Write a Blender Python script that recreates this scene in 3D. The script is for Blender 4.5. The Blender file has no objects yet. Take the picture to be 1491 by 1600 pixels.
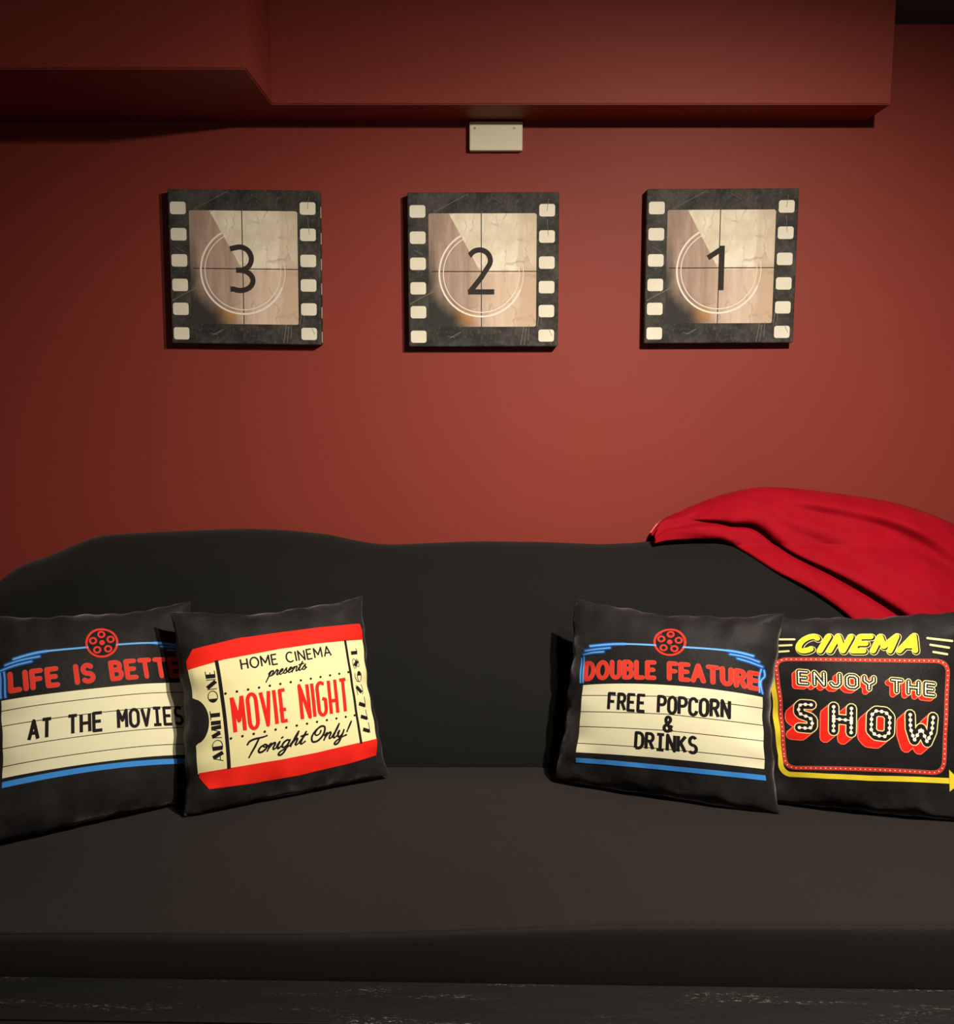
import bpy, bmesh, math, random
import numpy as np
from mathutils import Vector, Matrix

# ------------------------------------------------------------------ camera, world, lights, exposure
scene = bpy.context.scene
COL = scene.collection
PI = math.pi
R = math.radians

cam_d = bpy.data.cameras.new('camera')
cam_d.sensor_fit = 'AUTO'
cam_d.sensor_width = 36.0
cam_d.lens = 36.0 * 1500.0 / 1600.0
cam_d.clip_start = 0.02
cam = bpy.data.objects.new('camera', cam_d)
COL.objects.link(cam)
cam.location = (0, 0, 1.28)
cam.rotation_euler = (R(90 - 8), 0, 0)
scene.camera = cam

world = bpy.data.worlds.new('world')
scene.world = world
world.use_nodes = True
world.node_tree.nodes['Background'].inputs[0].default_value = (1.0, 0.80, 0.66, 1)
world.node_tree.nodes['Background'].inputs[1].default_value = 0.02

def spot(name, loc, target, power, size, blend, radius, color):
    d = bpy.data.lights.new(name, 'SPOT')
    d.energy = power; d.spot_size = R(size); d.spot_blend = blend
    d.shadow_soft_size = radius; d.color = color
    o = bpy.data.objects.new(name, d)
    COL.objects.link(o)
    o.location = loc
    o.rotation_euler = (Vector(target) - Vector(loc)).to_track_quat('-Z', 'Y').to_euler()
    return o

# ceiling spotlight up and to the right of the camera: the lamp that throws every shadow seen
spot('ceiling_and_fill_spot', (0.76, 1.0, 2.075), (0.10, 2.3, -2.2), 232, 170, 1.0, 0.022, (1.0, 0.87, 0.70))
# added fill spot without a real fitting, brightens the left-hand wall and sofa
spot('ceiling_and_fill_spot', (0.62, 0.75, 2.06), (-0.42, 2.5, 0.85), 62, 62, 1.0, 0.03, (1.0, 0.86, 0.68))
# weak frontal fill light added behind the camera, stands for no real source
sd = bpy.data.lights.new('front_fill', 'AREA'); sd.shape = 'RECTANGLE'; sd.size = 2.6; sd.size_y = 1.4
sd.energy = 4.0; sd.color = (1.0, 0.9, 0.8)
so_ = bpy.data.objects.new('front_fill', sd); COL.objects.link(so_)
so_.location = (-0.2, -1.4, 1.25); so_.rotation_euler = (R(90), 0, 0)

scene.view_settings.view_transform = 'Standard'
scene.view_settings.look = 'None'
scene.view_settings.gamma = 1
scene.view_settings.use_curve_mapping = False
scene.view_settings.exposure = 0.0

# ------------------------------------------------------------------ materials
def srgb(r, g, b):
    f = lambda c: ((c / 255 + 0.055) / 1.055) ** 2.4 if c > 10 else c / 255 / 12.92
    return (f(r), f(g), f(b), 1)

class NT:
    def __init__(self, name):
        self.m = bpy.data.materials.new(name)
        self.m.use_nodes = True
        self.t = self.m.node_tree
        self.b = self.t.nodes['Principled BSDF']
    def n(self, typ, **kw):
        nd = self.t.nodes.new(typ)
        for k, v in kw.items():
            if k.startswith('i_'):
                key = k[2:]
                nd.inputs[int(key) if key.isdigit() else key].default_value = v
            else:
                setattr(nd, k, v)
        return nd
    def l(self, a, b): self.t.links.new(a, b)
    def coord(self, scale=(1, 1, 1), which='Object'):
        c = self.n('ShaderNodeTexCoord'); mp = self.n('ShaderNodeMapping')
        mp.inputs['Scale'].default_value = scale
        self.l(c.outputs[which], mp.inputs['Vector'])
        return mp.outputs[0]
    def noise(self, vec, scale, detail=4, rough=0.55):
        nd = self.n('ShaderNodeTexNoise')
        nd.inputs['Scale'].default_value = scale; nd.inputs['Detail'].default_value = detail
        nd.inputs['Roughness'].default_value = rough
        if vec is not None: self.l(vec, nd.inputs['Vector'])
        return nd.outputs['Fac']
    def ramp(self, fac, stops):
        nd = self.n('ShaderNodeValToRGB')
        e = nd.color_ramp.elements
        while len(e) < len(stops): e.new(0.5)
        for k, (p, c) in enumerate(stops):
            e[k].position = p; e[k].color = c
        self.l(fac, nd.inputs[0])
        return nd.outputs[0]
    def math(self, op, a, b=None, c=None, clamp=False):
        nd = self.n('ShaderNodeMath', operation=op, use_clamp=clamp)
        for k, v in enumerate((a, b, c)):
            if v is None: continue
            if isinstance(v, (int, float)): nd.inputs[k].default_value = v
            else: self.l(v, nd.inputs[k])
        return nd.outputs[0]
    def step(self, v, lo, hi):
        nd = self.n('ShaderNodeMapRange', interpolation_type='SMOOTHSTEP')
        self.l(v, nd.inputs['Value'])
        nd.inputs['From Min'].default_value = lo; nd.inputs['From Max'].default_value = hi
        return nd.outputs[0]
    def mix(self, fac, a, b):
        nd = self.n('ShaderNodeMix', data_type='RGBA')
        if isinstance(fac, (int, float)): nd.inputs[0].default_value = fac
        else: self.l(fac, nd.inputs[0])
        for k, v in ((6, a), (7, b)):
            if isinstance(v, tuple): nd.inputs[k].default_value = v
            else: self.l(v, nd.inputs[k])
        return nd.outputs[2]
    def bump(self, h, strength, dist):
        nd = self.n('ShaderNodeBump')
        nd.inputs['Strength'].default_value = strength; nd.inputs['Distance'].default_value = dist
        self.l(h, nd.inputs['Height']); self.l(nd.outputs[0], self.b.inputs['Normal'])
    def base(self, v):
        if isinstance(v, tuple): self.b.inputs['Base Color'].default_value = v
        else: self.l(v, self.b.inputs['Base Color'])

def mat_paint(name, c1, c2, rough=0.58, bump=0.25, scale=420):
    k = NT(name); v = k.coord()
    k.base(k.mix(k.noise(v, 2.2, 3), c1, c2))
    k.b.inputs['Roughness'].default_value = rough
    k.b.inputs['Specular IOR Level'].default_value = 0.24
    k.bump(k.noise(v, scale, 2), bump, 0.001)
    return k.m

WALL1, WALL2 = (0.225, 0.034, 0.0245, 1), (0.246, 0.038, 0.0275, 1)
m_wall = mat_paint('red_wall_paint', WALL1, WALL2)
m_ceiling = mat_paint('black_ceiling_paint', (0.085, 0.100, 0.115, 1), (0.095, 0.110, 0.125, 1), 0.8)
m_floor = mat_paint('dark_carpet', (0.018, 0.016, 0.016, 1), (0.028, 0.026, 0.025, 1), 0.95, 0.8, 300)

def mat_fabric(name, c1, c2, sheen=0.12, scale=900, rough=0.9):
    k = NT(name); v = k.coord()
    k.base(k.mix(k.noise(v, 5, 4), c1, c2))
    k.b.inputs['Roughness'].default_value = rough
    k.b.inputs['Specular IOR Level'].default_value = 0.15
    k.b.inputs['Sheen Weight'].default_value = sheen
    k.b.inputs['Sheen Roughness'].default_value = 0.5
    h = k.math('ADD', k.noise(v, scale, 2), k.math('MULTIPLY', k.noise(v, 14, 3), 2.0))
    k.bump(h, 0.35, 0.0012)
    return k.m
m_sofa = mat_fabric('black_stretch_fabric', (0.0060, 0.0065, 0.0070, 1), (0.0076, 0.0080, 0.0083, 1), 0.04)
m_seat = mat_fabric('black_seat_fabric', (0.0118, 0.0107, 0.0099, 1), (0.0160, 0.0136, 0.0122, 1), 0.05)

def mat_velvet(name, c, s0, s1, tint, srough, rough, bump, blot=11):
    k = NT(name); v = k.coord()
    n1 = k.noise(v, blot, 5, 0.6)
    k.base(k.mix(n1, tuple(x * .75 for x in c[:3]) + (1,), tuple(min(1, x * 1.3) for x in c[:3]) + (1,)))
    k.b.inputs['Roughness'].default_value = rough
    k.b.inputs['Specular IOR Level'].default_value = 0.12
    sh = k.math('ADD', s0, k.math('MULTIPLY', k.step(n1, 0.38, 0.68), s1 - s0))
    k.l(sh, k.b.inputs['Sheen Weight'])
    k.b.inputs['Sheen Roughness'].default_value = srough
    k.b.inputs['Sheen Tint'].default_value = tint
    h = k.math('ADD', k.math('MULTIPLY', k.noise(v, 600, 2), 0.25), k.noise(v, 34, 4, 0.6))
    k.bump(h, bump, 0.004)
    return k.m
m_velvet = mat_velvet('black_crushed_velvet', (0.0115, 0.0110, 0.0122, 1), 0.06, 0.85, (0.85, 0.82, 0.86, 1), 0.38, 0.55, 0.45)
m_blanket = mat_velvet('red_plush', (0.270, 0.0010, 0.0090, 1), 0.15, 1.0, (1.0, 0.24, 0.17, 1), 0.24, 0.8, 0.35, 16)

def mat_print(name, c, var=0.12, rough=0.75):
    k = NT(name); v = k.coord()
    d = tuple(x * (1 - var) for x in c[:3]) + (1,)
    k.base(k.mix(k.noise(v, 24, 4), d, c))
    k.b.inputs['Roughness'].default_value = rough
    k.b.inputs['Specular IOR Level'].default_value = 0.15
    return k.m
m_cream = mat_print('cream_print', (0.74, 0.73, 0.52, 1), 0.07)
m_ticket = mat_print('ticket_yellow_print', (0.77, 0.74, 0.41, 1), 0.05)
m_ink = mat_print('black_ink', (0.010, 0.008, 0.010, 1))
m_red = mat_print('bright_red_print', (0.80, 0.018, 0.010, 1))
m_neon = mat_print('neon_red_print', (0.66, 0.038, 0.024, 1))
m_neon_dark = mat_print('dull_coral_print', (0.42, 0.095, 0.075, 1))
m_pink = mat_print('coral_print', (0.85, 0.16, 0.10, 1))
m_blue = mat_print('blue_print', (0.045, 0.26, 0.74, 1))
m_blue_light = mat_print('light_blue_print', (0.13, 0.40, 0.88, 1))
m_blue_dark = mat_print('deep_blue_print', (0.012, 0.085, 0.34, 1))
m_yellow = mat_print('yellow_print', (0.86, 0.70, 0.04, 1))
m_pale = mat_print('pale_yellow_print', (0.85, 0.78, 0.35, 1))
m_white = mat_print('white_print', (0.86, 0.84, 0.70, 1), 0.03)

k = NT('ivory_plastic'); k.base(k.mix(k.noise(k.coord(), 30), (0.70, 0.65, 0.51, 1), (0.74, 0.69, 0.54, 1)))
k.b.inputs['Roughness'].default_value = 0.4; m_plate = k.m
k = NT('screw_steel'); k.base(k.mix(k.noise(k.coord(), 900), (0.55, 0.52, 0.45, 1), (0.7, 0.66, 0.56, 1)))
k.b.inputs['Roughness'].default_value = 0.25; k.b.inputs['Metallic'].default_value = 0.6; m_screw = k.m

def mat_plank():
    k = NT('scuffed_black_paint')
    v = k.coord((1, 7, 7)); w = k.coord((1, 1, 1))
    grain = k.noise(v, 9, 6, 0.65)
    body = k.mix(grain, (0.0045, 0.0047, 0.0048, 1), (0.0115, 0.0115, 0.0110, 1))
    big = k.step(k.noise(k.coord((1.2, 11, 1)), 3.0, 4), 0.53, 0.72)
    fine = k.step(k.noise(k.coord((45, 160, 45)), 2.2, 4, 0.75), 0.53, 0.70)
    k.base(k.mix(k.math('MULTIPLY', big, fine), body, (0.26, 0.245, 0.21, 1)))
    k.b.inputs['Roughness'].default_value = 0.6
    k.b.inputs['Specular IOR Level'].default_value = 0.22
    k.bump(k.math('ADD', grain, k.noise(w, 160, 3)), 0.5, 0.0015)
    return k.m
m_plank = mat_plank()

# canvas prints --------------------------------------------------------------
def mat_film():
    k = NT('grimy_film_print'); v = k.coord()
    a = k.noise(v, 14, 6, 0.7); b = k.noise(v, 110, 3, 0.7)
    c = k.mix(k.step(a, 0.35, 0.75), (0.017, 0.019, 0.018, 1), (0.080, 0.078, 0.071, 1))
    c = k.mix(k.math('MULTIPLY', k.step(b, 0.50, 0.78), 0.45), c, (0.16, 0.15, 0.13, 1))
    k.base(c); k.b.inputs['Roughness'].default_value = 0.7
    k.b.inputs['Specular IOR Level'].default_value = 0.25
    k.bump(k.noise(v, 1100, 2), 0.3, 0.0006)
    return k.m
m_film = mat_film()

def mat_picture():
    # the countdown leader printed on the canvas: a clock wipe, stains and a burnt lower-left corner
    k = NT('countdown_leader_print')
    tc = k.n('ShaderNodeTexCoord'); sx = k.n('ShaderNodeSeparateXYZ')
    k.l(tc.outputs['Object'], sx.inputs[0])
    x, z = sx.outputs['X'], sx.outputs['Z']
    v = tc.outputs['Object']
    streak = k.noise(k.coord((26, 1, 3.2)), 1.6, 5, 0.6)
    blot = k.noise(v, 17, 6, 0.62)
    left = k.mix(streak, (0.19, 0.12, 0.092, 1), (0.64, 0.49, 0.41, 1))
    right = k.mix(streak, (0.48, 0.35, 0.27, 1), (0.84, 0.70, 0.57, 1))
    wedge = k.mix(k.step(blot, .3, .7), (0.68, 0.60, 0.47, 1), (0.86, 0.81, 0.68, 1))
    # side of the wipe line through the centre: points to the right of it
    side = k.math('ADD', k.math('MULTIPLY', k.math('ADD', x, 0.005), 0.875), k.math('MULTIPLY', k.math('ADD', z, 0.009), 0.484))
    nz = k.math('MULTIPLY', k.math('SUBTRACT', blot, 0.5), 0.09)
    up = k.step(k.math('ADD', z, nz), -0.012, 0.012)
    wm = k.math('MULTIPLY', k.step(side, -0.0012, 0.0012), up)
    rm = k.step(k.math('ADD', x, nz), -0.055, 0.05)
    c = k.mix(rm, left, right)
    c = k.mix(wm, c, wedge)
    # right-hand stain strip
    st = k.step(k.math('ADD', x, k.math('MULTIPLY', nz, 0.5)), 0.088, 0.096)
    c = k.mix(k.math('MULTIPLY', st, k.math('MULTIPLY', streak, 0.85)), c, (0.46, 0.31, 0.20, 1))
    # crackle lines: thin torn edges in the emulsion
    wv = k.n('ShaderNodeTexVoronoi', feature='DISTANCE_TO_EDGE')
    wv.inputs['Scale'].default_value = 1.0
    wmp = k.n('ShaderNodeMapping'); wmp.inputs['Scale'].default_value = (24, 1, 9)
    nn = k.n('ShaderNodeTexNoise'); nn.inputs['Scale'].default_value = 40; k.l(v, nn.inputs['Vector'])
    addv = k.n('ShaderNodeVectorMath', operation='MULTIPLY_ADD'); k.l(nn.outputs['Color'], addv.inputs[0]); addv.inputs[1].default_value = (.03, .03, .03); k.l(v, addv.inputs[2])
    k.l(addv.outputs[0], wmp.inputs['Vector']); k.l(wmp.outputs[0], wv.inputs['Vector'])
    crack = k.math('SUBTRACT', 1.0, k.step(wv.outputs['Distance'], 0.0, 0.05))
    c = k.mix(k.math('MULTIPLY', crack, k.math('MULTIPLY', k.step(blot, .42, .6), .45)), c, (0.30, 0.20, 0.14, 1))
    # orange burn
    dx = k.math('ADD', x, 0.046); dz = k.math('ADD', z, 0.122)
    dd = k.math('SQRT', k.math('ADD', k.math('MULTIPLY', dx, dx), k.math('MULTIPLY', dz, dz)))
    burn = k.math('SUBTRACT', 1.0, k.step(k.math('ADD', dd, nz), 0.004, 0.034))
    c = k.mix(k.math('MULTIPLY', burn, 0.7), c, (0.55, 0.26, 0.06, 1))
    # darkened lower-left corner and left edge
    q = k.math('ADD', k.math('MULTIPLY', k.math('ADD', x, 0.150), 0.80), k.math('MULTIPLY', k.math('ADD', z, 0.148), 0.62))
    dark = k.math('SUBTRACT', 1.0, k.step(k.math('ADD', q, k.math('MULTIPLY', nz, 0.6)), 0.050, 0.122))
    edge = k.math('SUBTRACT', 1.0, k.step(k.math('ADD', x, k.math('MULTIPLY', nz, 0.5)), -0.146, -0.100))
    tall = k.math('SUBTRACT', 1.0, k.step(z, -0.06, 0.12))
    dark = k.math('MAXIMUM', dark, k.math('MULTIPLY', edge, k.math('MULTIPLY', k.math('ADD', tall, 0.35), 0.72)))
    c = k.mix(dark, c, (0.034, 0.034, 0.031, 1))
    k.base(c); k.b.inputs['Roughness'].default_value = 0.7
    k.b.inputs['Specular IOR Level'].default_value = 0.2
    k.bump(k.noise(v, 1100, 2), 0.25, 0.0006)
    return k.m
m_picture = mat_picture()
m_hole = mat_print('sprocket_cream', (0.84, 0.80, 0.68, 1), 0.22)
m_ring = mat_print('ring_cream', (0.90, 0.84, 0.74, 1), 0.1)
m_numeral = mat_print('numeral_grey', (0.045, 0.036, 0.036, 1), 0.35)
m_scratch = mat_print('scratch_grey', (0.24, 0.22, 0.19, 1), 0.5)

# ------------------------------------------------------------------ helpers
def link_mesh(name, verts, faces, mats, parent=None, fm=None, smooth=False):
    me = bpy.data.meshes.new(name)
    me.from_pydata([tuple(map(float, v)) for v in verts], [], [tuple(int(i) for i in f) for f in faces])
    if not isinstance(mats, (list, tuple)): mats = [mats]
    for m in mats: me.materials.append(m)
    if fm is not None: me.polygons.foreach_set('material_index', np.array(fm, dtype=np.int32))
    if smooth: me.polygons.foreach_set('use_smooth', np.ones(len(me.polygons), dtype=bool))
    me.update()
    o = bpy.data.objects.new(name, me)
    COL.objects.link(o)
    if parent is not None: o.parent = parent
    return o

def bm_obj(name, bm, mat, parent=None, smooth=False):
    me = bpy.data.meshes.new(name)
    bm.normal_update(); bm.to_mesh(me); bm.free()
    me.materials.append(mat)
    if smooth: me.polygons.foreach_set('use_smooth', np.ones(len(me.polygons), dtype=bool))
    o = bpy.data.objects.new(name, me)
    COL.objects.link(o)
    if parent is not None: o.parent = parent
    return o

def box_bm(x0, x1, y0, y1, z0, z1, bevel=0.0, seg=2):
    bm = bmesh.new()
    bmesh.ops.create_cube(bm, size=1)
    bmesh.ops.transform(bm, verts=bm.verts, matrix=Matrix.Translation(((x0 + x1) / 2, (y0 + y1) / 2, (z0 + z1) / 2)) @ Matrix.Diagonal((x1 - x0, y1 - y0, z1 - z0, 1)))
    if bevel: bmesh.ops.bevel(bm, geom=list(bm.edges), offset=bevel, segments=seg, affect='EDGES', profile=0.5)
    return bm

def empty(name, loc, rot=(0, 0, 0)):
    o = bpy.data.objects.new(name, None)
    COL.objects.link(o)
    o.location = loc; o.rotation_euler = rot
    o.empty_display_size = 0.1
    return o

def tag(o, label, cat, group=None):
    o['label'] = label; o['category'] = cat
    if group: o['group'] = group
    return o

def catmull(pts, n=8, closed=False):
    p = [np.array(q, float) for q in pts]
    out = []
    N = len(p)
    rng = range(N if closed else N - 1)
    for i in rng:
        p1, p2 = p[i], p[(i + 1) % N]
        p0 = p[i - 1] if (closed or i > 0) else 2 * p1 - p2
        p3 = p[(i + 2) % N] if (closed or i + 2 < N) else 2 * p2 - p1
        for t in np.linspace(0, 1, n, endpoint=False):
            out.append(0.5 * ((2 * p1) + (p2 - p0) * t + (2 * p0 - 5 * p1 + 4 * p2 - p3) * t * t + (3 * p1 - p0 - 3 * p2 + p3) * t ** 3))
    if not closed: out.append(p[-1])
    return out

def interp_poly(pts):
    xs = np.array([q[0] for q in pts]); ys = np.array([q[1] for q in pts])
    return lambda x: np.interp(x, xs, ys)

# ------------------------------------------------------------------ the setting
YW = 2.60          # face of the back wall
ZC = 2.172         # ceiling height
def struct(name, bm, mat):
    o = bm_obj(name, bm, mat); o['kind'] = 'structure'; return o
struct('wall_back', box_bm(-3.2, 3.2, YW, YW + 0.12, 0, ZC), m_wall)
struct('floor', box_bm(-3.2, 3.2, -1.5, YW, -0.1, 0), m_floor)
struct('ceiling', box_bm(-3.2, 3.2, -1.5, YW, ZC, ZC + 0.1), m_ceiling)

# boxed-in soffit under the ceiling: shallow on the right, stepping forward on the left
ZB = 1.934
out = [(-3.2, 2.171), (-0.496, 2.171), (-0.496, 2.44), (1.002, 2.44), (1.002, YW), (-3.2, YW)]
bm = bmesh.new()
lo = [bm.verts.new((x, y, ZB)) for x, y in out]
hi = [bm.verts.new((x, y, ZC)) for x, y in out]
n = len(out)
bm.faces.new(lo); bm.faces.new(hi[::-1])
for i in range(n): bm.faces.new((lo[i], hi[i], hi[(i + 1) % n], lo[(i + 1) % n]))
bmesh.ops.recalc_face_normals(bm, faces=bm.faces)
edges = [e for e in bm.edges if (e.verts[0].co - e.verts[1].co).length > 0.05 and all(v.co.y < YW - 0.01 for v in e.verts) and not all(v.co.z > ZC - 0.01 for v in e.verts)]
bmesh.ops.bevel(bm, geom=edges, offset=0.003, segments=2, affect='EDGES')
o = bm_obj('soffit', bm, m_wall); o['kind'] = 'structure'

# ------------------------------------------------------------------ blank wall plate under the soffit
wp = empty('wall_plate', (0.0487, YW, 1.894))
tag(wp, 'small ivory blank wall plate with two screws high on the red wall', 'wall plate')
bm = box_bm(-0.0685, 0.0685, -0.022, 0.0, -0.0362, 0.0362, 0.003, 2)
bm_obj('plate', bm, m_plate, wp)
for sx in (-0.054, 0.047):
    bm = bmesh.new()
    bmesh.ops.create_cone(bm, cap_ends=True, segments=16, radius1=0.0035, radius2=0.0026, depth=0.0022, matrix=Matrix.Translation((sx, -0.023, 0.019)) @ Matrix.Rotation(PI / 2, 4, 'X'))
    bm_obj('screw', bm, m_screw, wp, False)

# ------------------------------------------------------------------ flat art: strokes and patches in 2-D, mapped on a surface
class Art:
    """Collects 2-D shapes (u right, v up) and maps them to 3-D with surf(u, v, lift)."""
    def __init__(self, surf, step=0.008):
        self.surf = surf; self.step = step; self.k = 0; self.reset()
    def reset(self): self.V = []; self.F = []; self.M = []; self.mats = []
    def mi(self, m):
        if m not in self.mats: self.mats.append(m)
        return self.mats.index(m)
    def add(self, pts, faces, m, lift):
        self.k = (self.k + 1) % 13
        b = len(self.V); self.V += [(p[0], p[1], lift + self.k * 1.1e-5) for p in pts]
        self.F += [tuple(b + i for i in f) for f in faces]
        self.M += [self.mi(m)] * len(faces)
    def disc(self, c, r, m, lift, seg=14, ry=None):
        ry = ry or r
        pts = [c] + [(c[0] + r * math.cos(2 * PI * i / seg), c[1] + ry * math.sin(2 * PI * i / seg)) for i in range(seg)]
        if r > 0.02:
            mid = [(c[0] + .5 * r * math.cos(2 * PI * i / seg), c[1] + .5 * ry * math.sin(2 * PI * i / seg)) for i in range(seg)]
            pts = [c] + mid + pts[1:]
            f = [(0, 1 + i, 1 + (i + 1) % seg) for i in range(seg)]
            f += [(1 + i, 1 + seg + i, 1 + seg + (i + 1) % seg, 1 + (i + 1) % seg) for i in range(seg)]
        else:
            f = [(0, 1 + i, 1 + (i + 1) % seg) for i in range(seg)]
        self.add(pts, f, m, lift)
    def ring(self, c, r, w, m, lift, a0=0, a1=360, n=48):
        aa = [R(a0 + (a1 - a0) * i / n) for i in range(n + 1)]
        pts = []
        for a in aa:
            pts += [(c[0] + (r - w / 2) * math.cos(a), c[1] + (r - w / 2) * math.sin(a)), (c[0] + (r + w / 2) * math.cos(a), c[1] + (r + w / 2) * math.sin(a))]
        self.add(pts, [(2 * i, 2 * i + 1, 2 * i + 3, 2 * i + 2) for i in range(n)], m, lift)
    def patch(self, v0, v1, ul, ur, m, lift, nu=None, nv=None):
        """rows from v0(u-fraction) to v1; ul(v), ur(v) are the side curves (numbers or functions of the row fraction)"""
        g = lambda f, t: f(t) if callable(f) else f
        H = abs(g(v1, .5) - g(v0, .5)); W = abs(g(ur, .5) - g(ul, .5))
        nu = nu or max(1, int(W / self.step)); nv = nv or max(1, int(H / self.step))
        pts = []
        for j in range(nv + 1):
            t = j / nv
            a, b = g(ul, t), g(ur, t)
            for i in range(nu + 1):
                s = i / nu
                pts.append((a + (b - a) * s, g(v0, s) * (1 - t) + g(v1, s) * t))
        f = [(j * (nu + 1) + i, j * (nu + 1) + i + 1, (j + 1) * (nu + 1) + i + 1, (j + 1) * (nu + 1) + i) for j in range(nv) for i in range(nu)]
        self.add(pts, f, m, lift)
    def stroke(self, pts, w, m, lift, cap='round', closed=False, taper=None):
        p = [np.array(q, float) for q in pts]
        if closed: p = p + [p[0]]
        # split at sharp corners
        runs = [[p[0]]]
        for i in range(1, len(p)):
            runs[-1].append(p[i])
            if i < len(p) - 1:
                a = p[i] - p[i - 1]; b = p[i + 1] - p[i]
                la, lb = np.linalg.norm(a), np.linalg.norm(b)
                if la > 1e-9 and lb > 1e-9 and np.dot(a, b) / la / lb < 0.80:
                    self.disc(tuple(p[i]), w / 2, m, lift, 10)
                    runs.append([p[i]])
        for run in runs:
            q = [run[0]]
            for i in range(1, len(run)):
                L = np.linalg.norm(run[i] - run[i - 1])
                if L < 1e-9: continue
                nn = max(1, int(math.ceil(L / self.step)))
                for j in range(1, nn + 1): q.append(run[i - 1] + (run[i] - run[i - 1]) * j / nn)
            if len(q) < 2: continue
            out = []
            for i in range(len(q)):
                d = q[min(i + 1, len(q) - 1)] - q[max(i - 1, 0)]
                L = np.linalg.norm(d); d = d / (L if L > 1e-12 else 1)
                nrm = np.array([-d[1], d[0]])
                ww = w / 2 * (taper(i / (len(q) - 1)) if taper else 1)
                if w > 0.03: out += [q[i] + nrm * ww, q[i] + nrm * ww * .33, q[i] - nrm * ww * .33, q[i] - nrm * ww]
                else: out += [q[i] + nrm * ww, q[i] - nrm * ww]
            c = 4 if w > 0.03 else 2
            f = [(c * i + j, c * i + j + 1, c * (i + 1) + j + 1, c * (i + 1) + j) for i in range(len(q) - 1) for j in range(c - 1)]
            self.add(out, f, m, lift)
        if cap == 'round' and not closed:
            self.disc(tuple(p[0]), w / 2, m, lift, 10); self.disc(tuple(p[-1]), w / 2, m, lift, 10)
    def build(self, name, parent, label=None):
        V = [self.surf(u, v, l) for u, v, l in self.V]
        F = []
        for f in self.F:        # face every piece towards the front
            F.append(f)
        o = link_mesh(name, V, F, self.mats, parent, self.M, False)
        if label: o['label'] = label
        self.reset()
        return o

def arc(cx, cy, rx, ry, a0, a1, n=12):
    return [(cx + rx * math.cos(R(a0 + (a1 - a0) * i / n)), cy + ry * math.sin(R(a0 + (a1 - a0) * i / n))) for i in range(n + 1)]

# skeleton capitals, height 1: width, strokes
G = {
 'A': (.78, [[(0, 0), (.39, 1), (.78, 0)], [(.15, .34), (.63, .34)]]),
 'B': (.60, [[(0, 0), (0, 1), (.30, 1)] + arc(.30, .77, .26, .23, 90, -90)[1:], [(0, .54), (.32, .54)] + arc(.32, .27, .28, .27, 90, -90)[1:] + [(0, 0)]]),
 'C': (.74, [arc(.42, .5, .42, .5, 48, 312, 20)]),
 'D': (.66, [[(0, 0), (0, 1), (.22, 1)] + arc(.22, .5, .44, .5, 90, -90)[1:] + [(0, 0)]]),
 'E': (.54, [[(.54, 1), (0, 1), (0, 0), (.54, 0)], [(0, .52), (.46, .52)]]),
 'F': (.52, [[(.52, 1), (0, 1), (0, 0)], [(0, .50), (.44, .50)]]),
 'G': (.76, [arc(.42, .5, .42, .5, 48, 330, 20) + [(.78, .46), (.45, .46)]]),
 'H': (.64, [[(0, 0), (0, 1)], [(.64, 0), (.64, 1)], [(0, .5), (.64, .5)]]),
 'I': (.0, [[(0, 0), (0, 1)]]),
 'J': (.5, [[(.5, 1), (.5, .27)] + arc(.25, .25, .25, .25, 0, -170)]),
 'K': (.62, [[(0, 0), (0, 1)], [(.60, 1), (0, .38)], [(.2, .58), (.62, 0)]]),
 'L': (.50, [[(0, 1), (0, 0), (.50, 0)]]),
 'M': (.82, [[(0, 0), (0, 1), (.41, .3), (.82, 1), (.82, 0)]]),
 'N': (.66, [[(0, 0), (0, 1), (.66, 0), (.66, 1)]]),
 'O': (.84, [arc(.42, .5, .42, .5, 90, 450, 28)]),
 'P': (.58, [[(0, 0), (0, 1), (.30, 1)] + arc(.30, .74, .28, .26, 90, -90)[1:] + [(0, .48)]]),
 'R': (.60, [[(0, 0), (0, 1), (.30, 1)] + arc(.30, .75, .27, .25, 90, -90)[1:] + [(0, .5)], [(.30, .5), (.60, 0)]]),
 'S': (.60, [arc(.31, .745, .27, .255, 35, 270, 14) + arc(.30, .245, .30, .245, 90, -145, 14)[1:]]),
 'T': (.66, [[(0, 1), (.66, 1)], [(.33, 1), (.33, 0)]]),
 'U': (.64, [[(0, 1), (0, .32)] + arc(.32, .32, .32, .32, 180, 360) + [(.64, 1)]]),
 'V': (.74, [[(0, 1), (.37, 0), (.74, 1)]]),
 'W': (1.0, [[(0, 1), (.2, 0), (.5, .6), (.8, 0), (1, 1)]]),
 'Y': (.7, [[(0, 1), (.35, .45), (.7, 1)], [(.35, .45), (.35, 0)]]),
 '&': (.62, [[(.62, 0), (.16, .66)] + arc(.31, .80, .17, .20, 200, -20, 10) + [(.36, .58), (.10, .38)] + arc(.27, .22, .24, .22, 140, 300, 10) + [(.60, .42)]]),
 ' ': (.42, []),
}
G_MONO = dict(G)
G_MONO['I'] = (.5, [[(0, 1), (.5, 1)], [(0, 0), (.5, 0)], [(.25, 0), (.25, 1)]])
G_MONO['O'] = (.6, [[(0, .7)] + arc(.3, .7, .3, .3, 180, 0) + arc(.3, .3, .3, .3, 0, -180) + [(0, .7)]])
G_MONO['C'] = (.6, [arc(.3, .7, .3, .3, 10, 180) + arc(.3, .3, .3, .3, 180, 350)])
G_MONO['M'] = (.6, [[(0, 0), (0, 1), (.3, .42), (.6, 1), (.6, 0)]])
G_MONO['D'] = (.6, [[(0, 0), (0, 1), (.25, 1)] + arc(.25, .65, .35, .35, 90, 0) + arc(.25, .35, .35, .35, 0, -90) + [(0, 0)]])

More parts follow.
